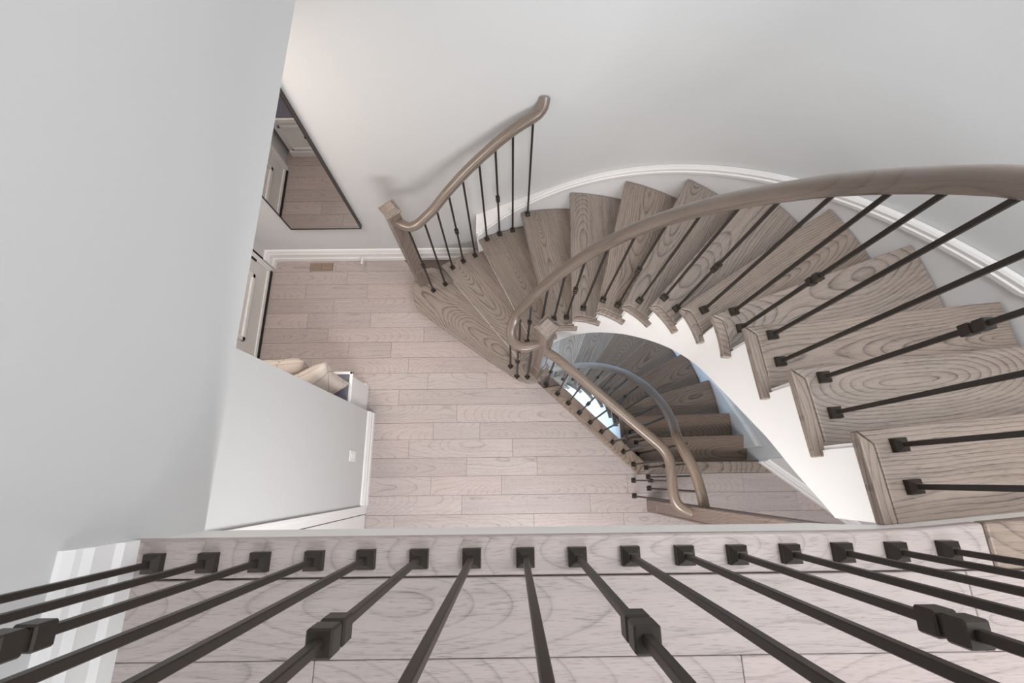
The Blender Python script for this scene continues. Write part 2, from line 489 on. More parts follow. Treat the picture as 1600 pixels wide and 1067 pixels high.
# ------------------------------------------------------------------ main staircase
stair = empty('curved_staircase', (0.36, 0.5, 0), 'wide curved staircase with thirteen brown oak treads and white stringer rising to the landing', 'staircase')
Ik, Ok = {}, {}
for k in range(2, 12):
    Ok[k] = P(1.402, 87.4 - 13.88 * (k - 5)); Ik[k] = P(0.465, 86.1 - 14.1 * (k - 5))
Ik[11] = (0.822, 0.505); Ok[11] = (1.755, 0.591)
Ik[12] = (0.829, 0.305); Ok[12] = (1.768, 0.389)
Ik[13] = (0.833, 0.103); Ok[13] = (1.782, 0.187)
Ik[14] = (0.838, -0.090); Ok[14] = (1.80, -0.012)
Ok[2] = (-0.551, 1.649)
Ik[2] = P(0.465, 127.9)
def nrm(k):                                           # unit nosing direction and ascending normal
    dx, dy = Ok[k][0] - Ik[k][0], Ok[k][1] - Ik[k][1]
    l = hypot(dx, dy); dx /= l; dy /= l
    return (dx, dy), (dy, -dx)
def on(k, t, s):                                      # point at t along nosing k, s behind it
    d, n = nrm(k)
    return (Ik[k][0] + d[0] * t + n[0] * s, Ik[k][1] + d[1] * t + n[1] * s)
W_RET = 0.033
for k in range(2, 14):
    d, n = nrm(k)
    L_ = hypot(Ok[k][0] - Ik[k][0], Ok[k][1] - Ik[k][1])
    L2 = hypot(Ok[k + 1][0] - Ik[k + 1][0], Ok[k + 1][1] - Ik[k + 1][1])
    sb = 0.034 if k < 13 else 0.028
    ai = deg(atan2(Ik[k][1] - CY, Ik[k][0] - CX))
    if k <= 10:
        Ro, Ri = P(0.467, ai)[0], None
        inner_o = [P(0.465 + 0.007 * t / 8, ai - 21.3 * t / 8) for t in range(9)]       # free edge of the return
        inner_i = [P(0.500 + 0.004 * t / 8, ai - 21.3 * t / 8) for t in range(9)]
        mit = P(0.499, ai - 3.6)
    else:
        tip_o = {11: (0.847, 0.249), 12: (0.853, 0.05), 13: (0.848, -0.110)}[k]
        tip_i = {11: (0.884, 0.252), 12: (0.890, 0.053), 13: (0.882, -0.110)}[k]
        inner_o = [(Ik[k][0] + (tip_o[0] - Ik[k][0]) * t / 6, Ik[k][1] + (tip_o[1] - Ik[k][1]) * t / 6) for t in range(7)]
        w = tip_i[0] - tip_o[0]
        inner_i = [(p[0] + w, p[1] + 0.003) for p in inner_o]
        mit = (Ik[k][0] + w + 0.002, Ik[k][1] - 0.031)
        if k == 11:
            inner_o = [Ik[k], (0.829, 0.44), (0.838, 0.34), tip_o]; inner_i = [(p[0] + 0.036, p[1] + 0.002) for p in inner_o]; mit = (0.862, 0.476)
    # return nosing
    ii = inner_i[:]
    keep = [p for p in ii if (p[0] - Ik[k][0]) * n[0] + (p[1] - Ik[k][1]) * n[1] > 0.045]
    ret = inner_o + keep[::-1] + [mit]
    # body: mitre, nose, outer edge, back line under the next riser
    if k <= 10:
        ao = deg(atan2(Ok[k][1] - CY, Ok[k][0] - CX)); bo = on(k + 1, L2, sb); ab = deg(atan2(bo[1] - CY, bo[0] - CX))
        R0, R1 = hypot(Ok[k][0] - CX, Ok[k][1] - CY), hypot(bo[0] - CX, bo[1] - CY)
        if k == 2: R1 = 1.43
        outer = [P(R0 + (R1 - R0) * t / 8, ao + (ab - ao) * t / 8) for t in range(9)]
    else:
        outer = [Ok[k], on(k + 1, L2, sb)]
    back_in = on(k + 1, W_RET + 0.003, sb)
    side = [p for p in keep if (p[0] - Ik[k + 1][0]) * nrm(k + 1)[1][0] + (p[1] - Ik[k + 1][1]) * nrm(k + 1)[1][1] < sb - 0.004]
    body = [(Ik[k][0] + d[0] * 0.002, Ik[k][1] + d[1] * 0.002)] + outer + [back_in] + side[::-1] + [mit]
    z = k * RS
    Mw = T(Ik[k][0], Ik[k][1], z, atan2(d[1], d[0]))
    tr = obj('tread', prism(body, z - 0.028, z), M['tread'], stair, Mw @ Matrix.Translation((0.45, -0.12, 0)), bevel=0.006, seg=3)
    mx, my = inner_o[len(inner_o) // 2]
    ta = atan2(inner_o[-1][1] - inner_o[0][1], inner_o[-1][0] - inner_o[0][0])
    obj('return_nosing', prism(ret, z - 0.028, z), M['tread'], tr, T(mx, my, z, ta), bevel=0.005, seg=3)
    # riser under the nose
    rp = [on(k, 0.045, 0.026), on(k, L_ - (0.09 if k == 2 else 0.004), 0.026), on(k, L_ - (0.09 if k == 2 else 0.004), 0.044), on(k, 0.045, 0.044)]
    obj('riser', prism(rp, z - RS + (0.0 if k > 2 else 0.0), z - 0.028), M['white'], stair, Mw)
# bottom step with two rounded ends
T1 = [(-0.749, 1.333), (-0.50, 1.147), (-0.245, 0.957), (-0.04, 0.813), (0.02, 0.772), (0.07, 0.742), (0.134, 0.722), (0.195, 0.728), (0.25, 0.752), (0.29, 0.79),
      (0.305, 0.84), (0.29, 0.90), (0.16, 0.965), on(2, 0.1, 0.035), on(2, 0.9, 0.035), (-0.56, 1.705), (-0.66, 1.735), (-0.75, 1.712), (-0.80, 1.65), (-0.815, 1.57), (-0.812, 1.49), (-0.795, 1.415), (-0.776, 1.368)]
Mw = T(-0.35, 1.15, 0.2, rad(-36.4))
obj('tread', prism(T1, 0.172, 0.2), M['tread'], stair, Mw, bevel=0.006, seg=3)
def inset_poly(poly, d):
    out = []
    for i in range(len(poly)):
        a, b, c = Vector(poly[i - 1]), Vector(poly[i]), Vector(poly[(i + 1) % len(poly)])
        e1, e2 = (b - a).normalized(), (c - b).normalized()
        m = Vector((-e1.y - e2.y, e1.x + e2.x)).normalized()
        out.append(tuple(b + m * d))
    return out
T1b = inset_poly(T1, 0.036)
obj('riser', prism(T1b, 0.0, 0.172), M['white'], stair, Mw)

# curved inner stringer, stepped under the treads
ZBT = [(95, 0.37), (77.4, 0.621), (56.1, 0.884), (36.1, 1.154), (16.4, 1.44), (2, 1.64)]
spts = []
a = 121.0
while a > 3:
    x, y = P(0.501, a); x2, y2 = P(0.545, a)
    spts.append((x, y, x2, y2, max(0.001, interp(a, ZBT)))); a -= 1.0
for y in [0.49 - 0.02 * i for i in range(31)]:
    x = 0.861 + (0.49 - y) * 0.035
    zb = interp(y, [(0.5, 1.665), (0.453, 1.733), (0.265, 1.962), (0.124, 2.135), (0.018, 2.242), (-0.079, 2.353), (-0.115, 2.390)])
    spts.append((x, y, x + 0.044, y, zb))
def step_under(x, y):
    kk = 1
    for k in range(2, 14):
        dd, nn = nrm(k)
        if (x - Ik[k][0]) * nn[0] + (y - Ik[k][1]) * nn[1] > 0.03 and ((x - Ik[k][0]) * dd[0] + (y - Ik[k][1]) * dd[1]) > -0.15: kk = k
    return kk
bm = bmesh.new()
secs = []
prev = None
for i, (x, y, x2, y2, zb) in enumerate(spts):
    k = step_under(x, y)
    if prev is not None and k > prev: pass
    k = max(k, prev or 1)
    if prev is not None and k != prev:
        zt = prev * RS - 0.027
        secs.append([(x, y, zb), (x, y, zt), (x2, y2, zt), (x2, y2, zb)])
    zt = k * RS - 0.027
    secs.append([(x, y, zb), (x, y, zt), (x2, y2, zt), (x2, y2, zb)])
    prev = k
obj('inner_stringer', loft(secs), M['white'], stair, T(0.36, 0.5, 0), smooth=35, label='white curved inner stringer')
# plaster soffit under the flight
secs = []
a = 121.0
while a > 3:
    zb = max(0.001, interp(a, ZBT)) + 0.004
    secs.append([P(0.54, a) + (zb,), P(1.64, a) + (zb,), P(1.64, a) + (zb + 0.02,), P(0.54, a) + (zb + 0.02,)]); a -= 3.0
for y in (0.45, 0.33, 0.259, 0.12, 0.017, -0.09):
    zb = interp(y, [(0.5, 1.665), (0.453, 1.733), (0.265, 1.962), (0.124, 2.135), (0.018, 2.242), (-0.079, 2.353), (-0.115, 2.390)])
    secs.append([(0.9, y, zb + 0.004), (1.95, y + 0.08, zb + 0.004), (1.95, y + 0.08, zb + 0.024), (0.9, y, zb + 0.024)])
obj('soffit', loft(secs), M['white'], stair, T(0.36, 0.5, 0), smooth=35)
# outer skirt board with its cap moulding
sk, mo = [], []
def skirt_pts(a):
    x, y = P(1.4085, a)
    if a > 90: return (x, y), (x, YB - 0.002)
    return (x, y), P(RW - 0.002, a)
angs = [115.2 - i * 1.6 for i in range(70)] + [4]
angs = [q for q in angs if q >= 4]
for a in angs:
    p, q = skirt_pts(a)
    zb, zt = zn(a) - 0.36, zn(a) + 0.085
    zb = max(zb, 0.41 if a > 114 else 0.36)
    sk.append([p + (zb,), p + (zt,), q + (zt,), q + (zb,)])
    prof = [(0.0, 0.044), (0.012, 0.048), (0.014, 0.066), (0.008, 0.072), (0.010, 0.088), (0.004, 0.100)]
    sec = [P(1.4085 - o_, a) + (zn(a) + u,) for o_, u in prof]
    mo.append(sec + [q + (zn(a) + 0.100,), q + (zn(a) + 0.046,)])
for s_ in (0.2, 0.4, 0.6):
    x, y = P(1.4085, 4); z_ = zn(4) + s_ * 1.0
    w = (x + d5[0] * s_, y + d5[1] * s_); v = (w[0] + 0.022, w[1])
    sk.append([w + (z_ - 0.36,), w + (z_ + 0.085,), v + (z_ + 0.085,), v + (z_ - 0.36,)])
    mo.append([(w[0] - o_, w[1], z_ + u) for o_, u in prof] + [v + (z_ + 0.1,), v + (z_ + 0.046,)])
obj('outer_skirt', loft(sk), M['skirt'], stair, T(0.36, 0.5, 0), smooth=35)
obj('skirt_moulding', loft(mo), M['trim'], stair, T(0.36, 0.5, 0), smooth=35, label='white cap moulding of the wall side skirt')
p, q = P(1.4035, 115.7), (P(1.4035, 115.7)[0], YB - 0.002)
obj('skirt_end', prism([p, P(1.4035, 112.2), (P(1.4035, 112.2)[0], q[1]), q], 0.401, zn(115) + 0.1), M['trim'], stair, T(p[0], p[1], 0.4), bevel=0.003)
# closed outer face under the open ends of the lowest steps
secs = []
for i in range(13):
    a = 126.0 - i * 0.95
    k = 2 if a > 114 else 3
    R_ = 1.43 if a > 114 else 1.385
    secs.append([P(R_, a) + (0.0,), P(R_, a) + (k * RS - 0.03,), P(R_ - 0.03, a) + (k * RS - 0.03,), P(R_ - 0.03, a) + (0.0,)])
obj('outer_stringer', loft(secs), M['white'], stair, T(0.36, 0.5, 0))

# ------------------------------------------------------------------ basement staircase
bst = empty('basement_staircase', (0.36, 0.5, -2.8), 'dark brown oak flight curving down to the basement below the main staircase', 'staircase')
Ib, Ob = {0: (1.052, 0.122), 1: (0.985, 0.312), 2: (0.972, 0.530)}, {0: (1.98, 0.122), 1: (1.975, 0.343), 2: (1.965, 0.552)}
for k in range(3, 13):
    a = 14.6 + 12.72 * (k - 3)
    Ob[k] = P(1.603, a); Ib[k] = P(0.604, a - 1.2)
for k in range(1, 13):
    z = -k * RS
    dx, dy = Ob[k][0] - Ib[k][0], Ob[k][1] - Ib[k][1]; l = hypot(dx, dy); dx /= l; dy /= l
    nx, ny = dy, -dx                                  # ascending side
    pk = k - 1
    ex, ey = Ob[pk][0] - Ib[pk][0], Ob[pk][1] - Ib[pk][1]; le = hypot(ex, ey); ex /= le; ey /= le
    mx, my = ey, -ex
    bi = (Ib[pk][0] + ex * 0.04 + mx * 0.034, Ib[pk][1] + ey * 0.04 + my * 0.034)
    bo = (Ob[pk][0] + mx * 0.034, Ob[pk][1] + my * 0.034)
    if k >= 3:
        ao = deg(atan2(Ob[k][1] - CY, Ob[k][0] - CX)); ab = deg(atan2(bo[1] - CY, bo[0] - CX))
        outer = [P(1.603, ao + (ab - ao) * t / 6) for t in range(7)] if k > 3 else [Ob[k], ((Ob[k][0] + bo[0]) / 2 + 0.012, (Ob[k][1] + bo[1]) / 2), bo]
    else: outer = [Ob[k], bo]
    ai = deg(atan2(Ib[k][1] - CY, Ib[k][0] - CX))
    if k >= 4:
        io = [P(0.604 + 0.006 * t / 6, ai - 19 * t / 6) for t in range(7)]; ii = [P(0.64, ai - 19 * t / 6) for t in range(7)]
    elif k == 3:
        io = [Ib[3], (0.952, 0.56), (0.965, 0.47)]; ii = [(q[0] + 0.036, q[1]) for q in io]
    elif k == 2:
        io = [Ib[2], (0.972, 0.43), (0.975, 0.28)]; ii = [(q[0] + 0.036, q[1]) for q in io]
    else:
        io = [(1.02, 0.322), (0.99, 0.31), (0.974, 0.285), (0.972, 0.2), (0.975, 0.12)]; ii = None
    if ii:
        mit = (Ib[k][0] + dx * 0.036 + nx * 0.033, Ib[k][1] + dy * 0.036 + ny * 0.033)
        keep = [q for q in ii if (q[0] - Ib[k][0]) * nx + (q[1] - Ib[k][1]) * ny > 0.045]
        side = [q for q in keep if (q[0] - Ib[pk][0]) * mx + (q[1] - Ib[pk][1]) * my < 0.03]
        body = [(Ib[k][0] + dx * 0.002, Ib[k][1] + dy * 0.002)] + outer + [bi] + side[::-1] + [mit]
    else:
        body = outer + [(1.06, 0.09), (0.985, 0.10)] + io[::-1]
        body = [Ob[1], bo, (0.978, 0.09)] + [(0.972, 0.2), (0.974, 0.285), (0.99, 0.31), (1.02, 0.322)]
    Mw = T(Ib[k][0], Ib[k][1], z, atan2(dy, dx))
    tr = obj('tread', prism(body, z - 0.028, z), M['btread'], bst, Mw @ Matrix.Translation((0.5, -0.12, 0)), bevel=0.006, seg=3)
    if ii:
        q = io[len(io) // 2]
        obj('return_nosing', prism(io + keep[::-1] + [mit], z - 0.028, z), M['btread'], tr, T(q[0], q[1], z, atan2(io[-1][1] - io[0][1], io[-1][0] - io[0][0])), bevel=0.005)
    # riser above this tread
    rp = [(Ib[pk][0] + ex * t + mx * s, Ib[pk][1] + ey * t + my * s) for t, s in ((0.05, 0.028), (le - 0.004, 0.028), (le - 0.004, 0.045), (0.05, 0.045))]
    obj('riser', prism(rp, z, z + RS - 0.03), M['btread'] if k <= 2 else M['white'], bst, Mw)
# inner wall under the basement flight, stepped
secs = []
def bstep(x, y):
    kk = 12
    for k in range(12, 0, -1):
        dx, dy = Ob[k - 1][0] - Ib[k - 1][0], Ob[k - 1][1] - Ib[k - 1][1]; l = hypot(dx, dy)
        nn = (dy / l, -dx / l)
        if (x - Ib[k - 1][0]) * nn[0] + (y - Ib[k - 1][1]) * nn[1] > 0.03: kk = min(kk, k - 1)
    return kk
bp_ = [P(0.641, a) + P(0.68, a) for a in [140 - i for i in range(136)]] + [(1.0 , y, 1.04, y) for y in [0.52 - 0.02 * i for i in range(20)]]
prev = None
for x, y, x2, y2 in bp_:
    a_ = deg(atan2(y - CY, x - CX))
    k = bstep(x, y)
    if prev is not None and k != prev:
        zt = -prev * RS - 0.028; secs.append([(x, y, -2.8), (x, y, zt), (x2, y2, zt), (x2, y2, -2.8)])
    zt = -k * RS - 0.028
    secs.append([(x, y, -2.8), (x, y, zt), (x2, y2, zt), (x2, y2, -2.8)]); prev = k
obj('inner_stringer', loft(secs), M['white'], bst, T(0.36, 0.5, -1), smooth=35, label='white stepped inner side of the basement flight')
def znb(a): return -0.6 - (a - 14.6) / 12.72 * 0.2
sk, mo = [], []
zmb = [(-9.5, 0.06), (-7, -0.01), (2.5, -0.27), (12.7, -0.48), (23, -0.69), (35.7, -0.89), (100, -1.9)]
for i in range(44):
    a = -9.5 + i * 2.4
    z_ = interp(a, zmb)
    sk.append([P(1.61, a) + (z_ - 0.5,), P(1.61, a) + (z_ - 0.01,), P(1.638, a) + (z_ - 0.01,), P(1.638, a) + (z_ - 0.5,)])
    mo.append([P(1.61, a) + (z_ - 0.05,), P(1.598, a) + (z_ - 0.045,), P(1.598, a) + (z_ - 0.02,), P(1.606, a) + (z_,), P(1.638, a) + (z_,), P(1.638, a) + (z_ - 0.05,)])
obj('outer_skirt', loft(sk), M['wall'], bst, T(0.36, 0.5, -1), smooth=35)
obj('skirt_moulding', loft(mo), M['trim'], bst, T(0.36, 0.5, -1), smooth=35)

# ------------------------------------------------------------------ balusters, newels, rails
def bar_mesh(h, w):
    bm = box(-w / 2, w / 2, -w / 2, w / 2, 0, h)
    bmesh.ops.bevel(bm, geom=bm.edges[:], offset=0.0012, segments=1, affect='EDGES')
    return to_mesh('baluster', bm, M['metal'])
def shoe_mesh():
    bm = bmesh.new()
    for s0, s1, z0, z1 in ((0.0168, 0.0163, 0, 0.013), (0.0163, 0.0075, 0.013, 0.024)):
        hexa([(-s0, -s0, z0), (s0, -s0, z0), (s0, s0, z0), (-s0, s0, z0)], [(-s1, -s1, z1), (s1, -s1, z1), (s1, s1, z1), (-s1, s1, z1)], bm)
    return to_mesh('shoe', bm, M['metal'])
def knuckle_mesh():
    bm = bmesh.new()
    s = 0.0122
    for z0 in (-0.0275, 0.0035):
        b2 = box(-s, s, -s, s, z0, z0 + 0.024)
        bmesh.ops.bevel(b2, geom=b2.edges[:], offset=0.002, segments=1, affect='EDGES')
        me = bpy.data.meshes.new('tmp'); b2.to_mesh(me); b2.free(); bm.from_mesh(me); bpy.data.meshes.remove(me)
    box(-0.0085, 0.0085, -0.0085, 0.0085, -0.006, 0.006, bm)
    return to_mesh('knuckle', bm, M['metal'])
SHOE, KNUCK = shoe_mesh(), knuckle_mesh()
def baluster(parent, x, y, z, ztop, rz, knuckle=False, kz=0.463, w=0.0116):
    Mw = T(x, y, z, rz)
    b = inst('baluster', bar_mesh(ztop - z, w), parent, Mw)
    inst('shoe', SHOE, b, Mw)
    if knuckle: inst('knuckle', KNUCK, b, T(x, y, z + kz, rz))
    return b

def newel(parent, x, y, z, ztop, rz, w=0.082, cap=True):
    Mw = T(x, y, z, rz)
    h = ztop - z
    bm = box(-w / 2, w / 2, -w / 2, w / 2, 0, h - (0.05 if cap else 0))
    # recessed panels on the four faces
    bm.faces.ensure_lookup_table()
    side = [f for f in bm.faces if abs(f.normal.z) < 0.1] or []
    bm.normal_update()
    side = [f for f in bm.faces if abs(f.normal.z) < 0.1]
    cuts = bmesh.ops.bisect_plane(bm, geom=bm.verts[:] + bm.edges[:] + bm.faces[:], plane_co=(0, 0, 0.24), plane_no=(0, 0, 1))
    cuts = bmesh.ops.bisect_plane(bm, geom=bm.verts[:] + bm.edges[:] + bm.faces[:], plane_co=(0, 0, max(0.4, h - 0.22)), plane_no=(0, 0, 1))
    bm.normal_update()
    mid = [f for f in bm.faces if abs(f.normal.z) < 0.1 and 0.25 < f.calc_center_median().z < h - 0.23]
    r = bmesh.ops.inset_individual(bm, faces=mid, thickness=0.014, depth=0)
    r = bmesh.ops.inset_individual(bm, faces=mid, thickness=0.003, depth=-0.005)
    po = obj('newel_post', bm, M['newel'], parent, Mw, world_geo=False, bevel=0.0015, seg=1)
    if cap:
        c = bmesh.new()
        b4 = lambda s, zz: [(-s, -s, zz), (s, -s, zz), (s, s, zz), (-s, s, zz)]
        w2 = w / 2
        z0 = h - 0.05
        for s0, a0, s1, a1 in ((w2 + 0.004, z0, w2 + 0.012, z0 + 0.012), (w2 + 0.012, z0 + 0.012, w2 + 0.012, z0 + 0.022), (w2 + 0.006, z0 + 0.022, w2 - 0.001, z0 + 0.032), (w2 - 0.002, z0 + 0.032, w2 - 0.013, z0 + 0.05)):
            hexa(b4(s0, a0), b4(s1, a1), c)
        obj('post_cap', c, M['tread'], po, Mw, world_geo=False, bevel=0.001, seg=1)  # same stain as the post; sheen on the upward face put into lighter colour
    return po

# landing guard
lg = empty('landing_railing', (0.08, -0.135, ZL), 'row of black square balusters with shoes along the landing edge, nearest the viewer', 'railing')
LB = [(-0.654, -0.1385), (-0.555, -0.138), (-0.461, -0.138), (-0.362, -0.137), (-0.268, -0.136), (-0.171, -0.136), (-0.075, -0.136), (0.023, -0.136), (0.118, -0.136),
      (0.215, -0.1355), (0.314, -0.1355), (0.410, -0.1355), (0.508, -0.135), (0.604, -0.134), (0.703, -0.134), (0.798, -0.133)]
for i, (x, y) in enumerate(LB):
    baluster(lg, x, y, ZL, 3.705, 0.0, i % 3 == 2, 0.43, 0.0100)
obj('handrail', sweep(smooth_path([(-0.713, -0.137, 3.73), (0.80, -0.134, 3.73), (0.90, -0.10, 3.70)], 0.04)), M['rail'], lg, T(0, -0.137, 3.73), smooth=40)

# inner stair rail with volute
ir = empty('inner_stair_railing', (0.202, 0.809, 0.2), 'long curved oak handrail on the inner side of the main stairs, curling round a newel', 'railing')
RZ = [(0, 3.025), (7.4, 2.932), (15.9, 2.818), (25.8, 2.678), (37.3, 2.5), (51.6, 2.282), (69.3, 2.003), (79.7, 1.83), (92, 1.622), (107.7, 1.372), (119.4, 1.185)]
path = [(0.928, -0.10, 3.66), (0.925, 0.10, 3.44), (0.920, 0.30, 3.235), (0.916, 0.42, 3.105)] + [P(0.556, a) + (interp(a, RZ),) for a in [2 + 3 * i for i in range(40)]]
path += [(0.039, 0.961, 1.10), (0.010, 0.907, 1.065), (-0.002, 0.857, 1.05), (0.013, 0.805, 1.045), (0.056, 0.772, 1.045), (0.106, 0.770, 1.045), (0.165, 0.793, 1.045), (0.196, 0.806, 1.045)]
ip = smooth_path(path, 0.015, 5)
obj('handrail', sweep(ip), M['rail'], ir, T(0.36, 0.5, 1), smooth=40)
def rail_z(pth, x, y):
    return min(pth, key=lambda q: (q.x - x) ** 2 + (q.y - y) ** 2).z
IB = [(13, 0.933, -0.026, 1), (13, 0.924, 0.069, 0), (12, 0.930, 0.174, 0), (12, 0.920, 0.278, 1), (11, 0.923, 0.377, 0), (11, 0.913, 0.473, 0), (10, 0.914, 0.565, 1), (10, 0.897, 0.636, 0),
      (9, 0.868, 0.719, 0), (8, 0.824, 0.803, 1), (8, 0.770, 0.862, 0), (7, 0.707, 0.927, 0), (6, 0.636, 0.980, 1), (6, 0.551, 1.014, 0), (5, 0.465, 1.039, 0), (4, 0.382, 1.052, 1),
      (4, 0.297, 1.044, 0), (3, 0.215, 1.032, 0), (2, 0.128, 1.000, 1), (2, 0.062, 0.935, 0), (1, -0.002, 0.861, 0), (1, 0.047, 0.779, 1), (1, 0.130, 0.773, 0)]
for k, x, y, kn in IB:
    a = atan2(y - CY, x - CX) if k < 11 and k > 1 else (0.08 if k >= 11 else rad(135))
    baluster(ir, x, y, k * RS, rail_z(ip, x, y) - 0.015, a, kn)
newel(ir, 0.206, 0.812, 0.2, 1.348, rad(45))

# outer rail of the lowest steps
orl = empty('outer_stair_railing', (-0.735, 1.605, 0.2), 'short oak handrail with its own newel on the wall side of the lowest steps', 'railing')
OZ = [(98.3, 1.734), (104.1, 1.65), (112.2, 1.503), (121.7, 1.337), (127, 1.24)]
path = [(-0.72, 1.585, 1.165), (-0.675, 1.552, 1.165), (-0.63, 1.53, 1.165), (-0.58, 1.545, 1.175)] + [P(1.386, a) + (interp(a, OZ),) for a in (126.5, 124, 121.7, 118, 115, 112.2, 108, 104.1, 101, 98.5)]
path += [(0.183, 1.877, 1.752), (0.192, 1.90, 1.775), (0.194, 1.925, 1.79)]
op = smooth_path(path, 0.015, 4)
obj('handrail', sweep(op), M['rail'], orl, T(-0.3, 1.7, 1.2), smooth=40)
OB = [(1, -0.638, 1.519, 1), (1, -0.541, 1.574, 0), (2, -0.456, 1.628, 0), (2, -0.372, 1.684, 1), (2, -0.278, 1.734, 0), (3, -0.172, 1.768, 0), (3, -0.075, 1.81, 1), (3, 0.026, 1.843, 0), (4, 0.135, 1.855, 0)]
for k, x, y, kn in OB:
    baluster(orl, x, y, k * RS, rail_z(op, x, y) - 0.015, atan2(y - CY, x - CX), kn)
newel(orl, -0.735, 1.605, 0.2, 1.295, rad(37))

# level guard beside the basement opening
gr = empty('hall_guard_railing', (0.55, 0.5, 0), 'straight light oak guard rail running diagonally from the newel beside the basement opening', 'railing')
path = [(0.225, 0.79, 0.885), (0.292, 0.748, 0.885), (0.887, 0.202, 0.885), (0.932, 0.156, 0.885), (0.952, 0.10, 0.885), (0.949, -0.05, 0.885), (0.949, -0.11, 0.885), (0.965, -0.16, 0.885), (1.05, -0.197, 0.885)]
obj('handrail', sweep(smooth_path(path, 0.015, 6)), M['rail'], gr, T(0.5, 0.5, 0.885), smooth=40)
FB = [(0.292, 0.751), (0.382, 0.672), (0.468, 0.594), (0.553, 0.515), (0.637, 0.436), (0.723, 0.361), (0.806, 0.277), (0.887, 0.202), (0.957, 0.105), (0.947, -0.016), (0.944, -0.131)]
for i, (x, y) in enumerate(FB):
    baluster(gr, x, y, 0.0, 0.865, ang if i < 8 else 0.0, i % 3 == 0)
newel(gr, 1.078, -0.203, 0.0, ZC - 0.002, 0.0, 0.088, False)

# rail going down with the basement flight
br = empty('basement_railing', (1.06, 0.0, 0), 'greyish curved handrail descending on black balusters into the basement opening', 'railing')
BZ = [(-25, 0.955), (-4.4, 0.626), (13.8, 0.303), (30.6, -0.03), (45.8, -0.383), (58.7, -0.715), (71, -1.05), (85, -1.4), (110, -1.95)]
path = [(1.093, -0.177, 0.965), (1.084, -0.084, 0.965), (1.060, 0.04, 0.965), (1.02, 0.14, 0.96)] + [P(0.69, a) + (interp(a, BZ),) for a in [-22 + 4 * i for i in range(33)]]
bpth = smooth_path(path, 0.02, 4)
obj('handrail', sweep(bpth), M['rail'], br, T(0.4, 0.5, 0), smooth=40)
BBL = [(0, 1.063, -0.076, 0), (0, 1.064, 0.009, 0), (0, 1.054, 0.080, 1), (1, 1.051, 0.196, 0), (1, 1.047, 0.290, 0), (2, 1.046, 0.397, 1)]
a, i = 0.5, 0
while a < 110:
    k = max(2, int((a - 14.6 + 1.5) // 12.72) + 4) if a > 11 else 3
    x, y = P(0.69, a)
    k = bstep(x, y)
    BBL.append((max(k, 2), x, y, 1 if i % 3 == 2 else 0)); a += 8.48; i += 1
for k, x, y, kn in BBL:
    baluster(br, x, y, -k * RS, rail_z(bpth, x, y) - 0.015, atan2(y - CY, x - CX) if k > 2 else 0.0, kn)

# ------------------------------------------------------------------ foyer: mirror, door, bench, small fittings
mr = empty('wall_mirror', (-1.435, 1.9, 0.557), 'tall dark framed rectangular mirror on the back wall of the foyer', 'mirror')
x0, x1, z0, z1 = -1.712, -1.158, 0.557, 2.25
yf = 1.892
for a in ((x0 + 0.007, x1 - 0.007, z0, z0 + 0.007), (x0 + 0.007, x1 - 0.007, z1 - 0.007, z1), (x0, x0 + 0.007, z0, z1), (x1 - 0.007, x1, z0, z1)):
    obj('frame_bar', box(a[0], a[1], yf, 1.926, a[2], a[3]), M['frame'], mr, T(a[0], 1.9, a[2]))
obj('glass', box(x0 + 0.007, x1 - 0.007, 1.896, 1.91, z0 + 0.007, z1 - 0.007), M['mirror'], mr, T(x0, 1.9, z0))

dr = obj('door_1', box(-2.16, -2.135, 0.945, 1.785, 0.035, 2.08), M['door'], kind='structure', label='pale panelled entrance door at the far left of the foyer', cat='door')
for y0, y1, z0, z1 in ((1.08, 1.66, 0.24, 0.95), (1.08, 1.66, 1.1, 1.95)):
    bm = bmesh.new()
    for q in ((y0, y1, z0, z0 + 0.035), (y0, y1, z1 - 0.035, z1), (y0, y0 + 0.035, z0, z1), (y1 - 0.035, y1, z0, z1)):
        box(-2.137, -2.120, q[0], q[1], q[2], q[3], bm)
    obj('panel_moulding', bm, M['trim'], dr, T(-2.13, y0, z0), bevel=0.003)
obj('door_sweep', box(-2.137, -2.125, 0.945, 1.785, 0.03, 0.06), M['trim'], dr, T(-2.13, 1.3, 0.04))
obj('threshold', box(-2.16, -2.118, 0.93, 1.80, 0.0, 0.028), M['black'], dr, T(-2.14, 1.3, 0.0), label='black door threshold')
for y in (0.89, 1.80):
    bm = box(-2.155, -2.128, y - 0.012, y + 0.06, 0, 2.16); box(-2.155, -2.118, y + 0.02, y + 0.05, 0, 2.16, bm)
    obj('door_casing', bm, M['trim'], dr, T(-2.14, y, 0), bevel=0.003)
for z in (0.25, 1.75):
    obj('hinge', box(-2.136, -2.126, 1.778, 1.794, z, z + 0.09), M['black'], dr, T(-2.13, 1.78, z))

d2 = obj('door_2', box(-1.165, -1.122, -1.0, -0.242, 0.012, 2.05), M['trim'], kind='structure', label='white closet door in the hall wall just under the landing edge', cat='door')
bm = bmesh.new()
for q in ((-0.236, -0.176),):
    box(-1.17, -1.119, q[0], q[1], 0, 2.1, bm); box(-1.17, -1.115, q[1] - 0.022, q[1], 0, 2.1, bm)
obj('door_casing', bm, M['trim'], d2, T(-1.13, -0.2, 0), bevel=0.003)
bm = box(-1.17, -1.112, -1.06, -1.0, 0, 2.1); box(-1.17, -1.112, -1.06, -0.176, 2.1, 2.17, bm)
obj('door_casing', bm, M['trim'], d2, T(-1.13, -1.03, 0), bevel=0.003)
obj('door_gap_shade', box(-1.165, -1.1225, -0.2415, -0.2365, 0.0, 2.05), M['gap'], d2, T(-1.14, -0.24, 0), label='dark strip standing in for the shade between door and casing')  # shade of the narrow gap put in as a dark strip
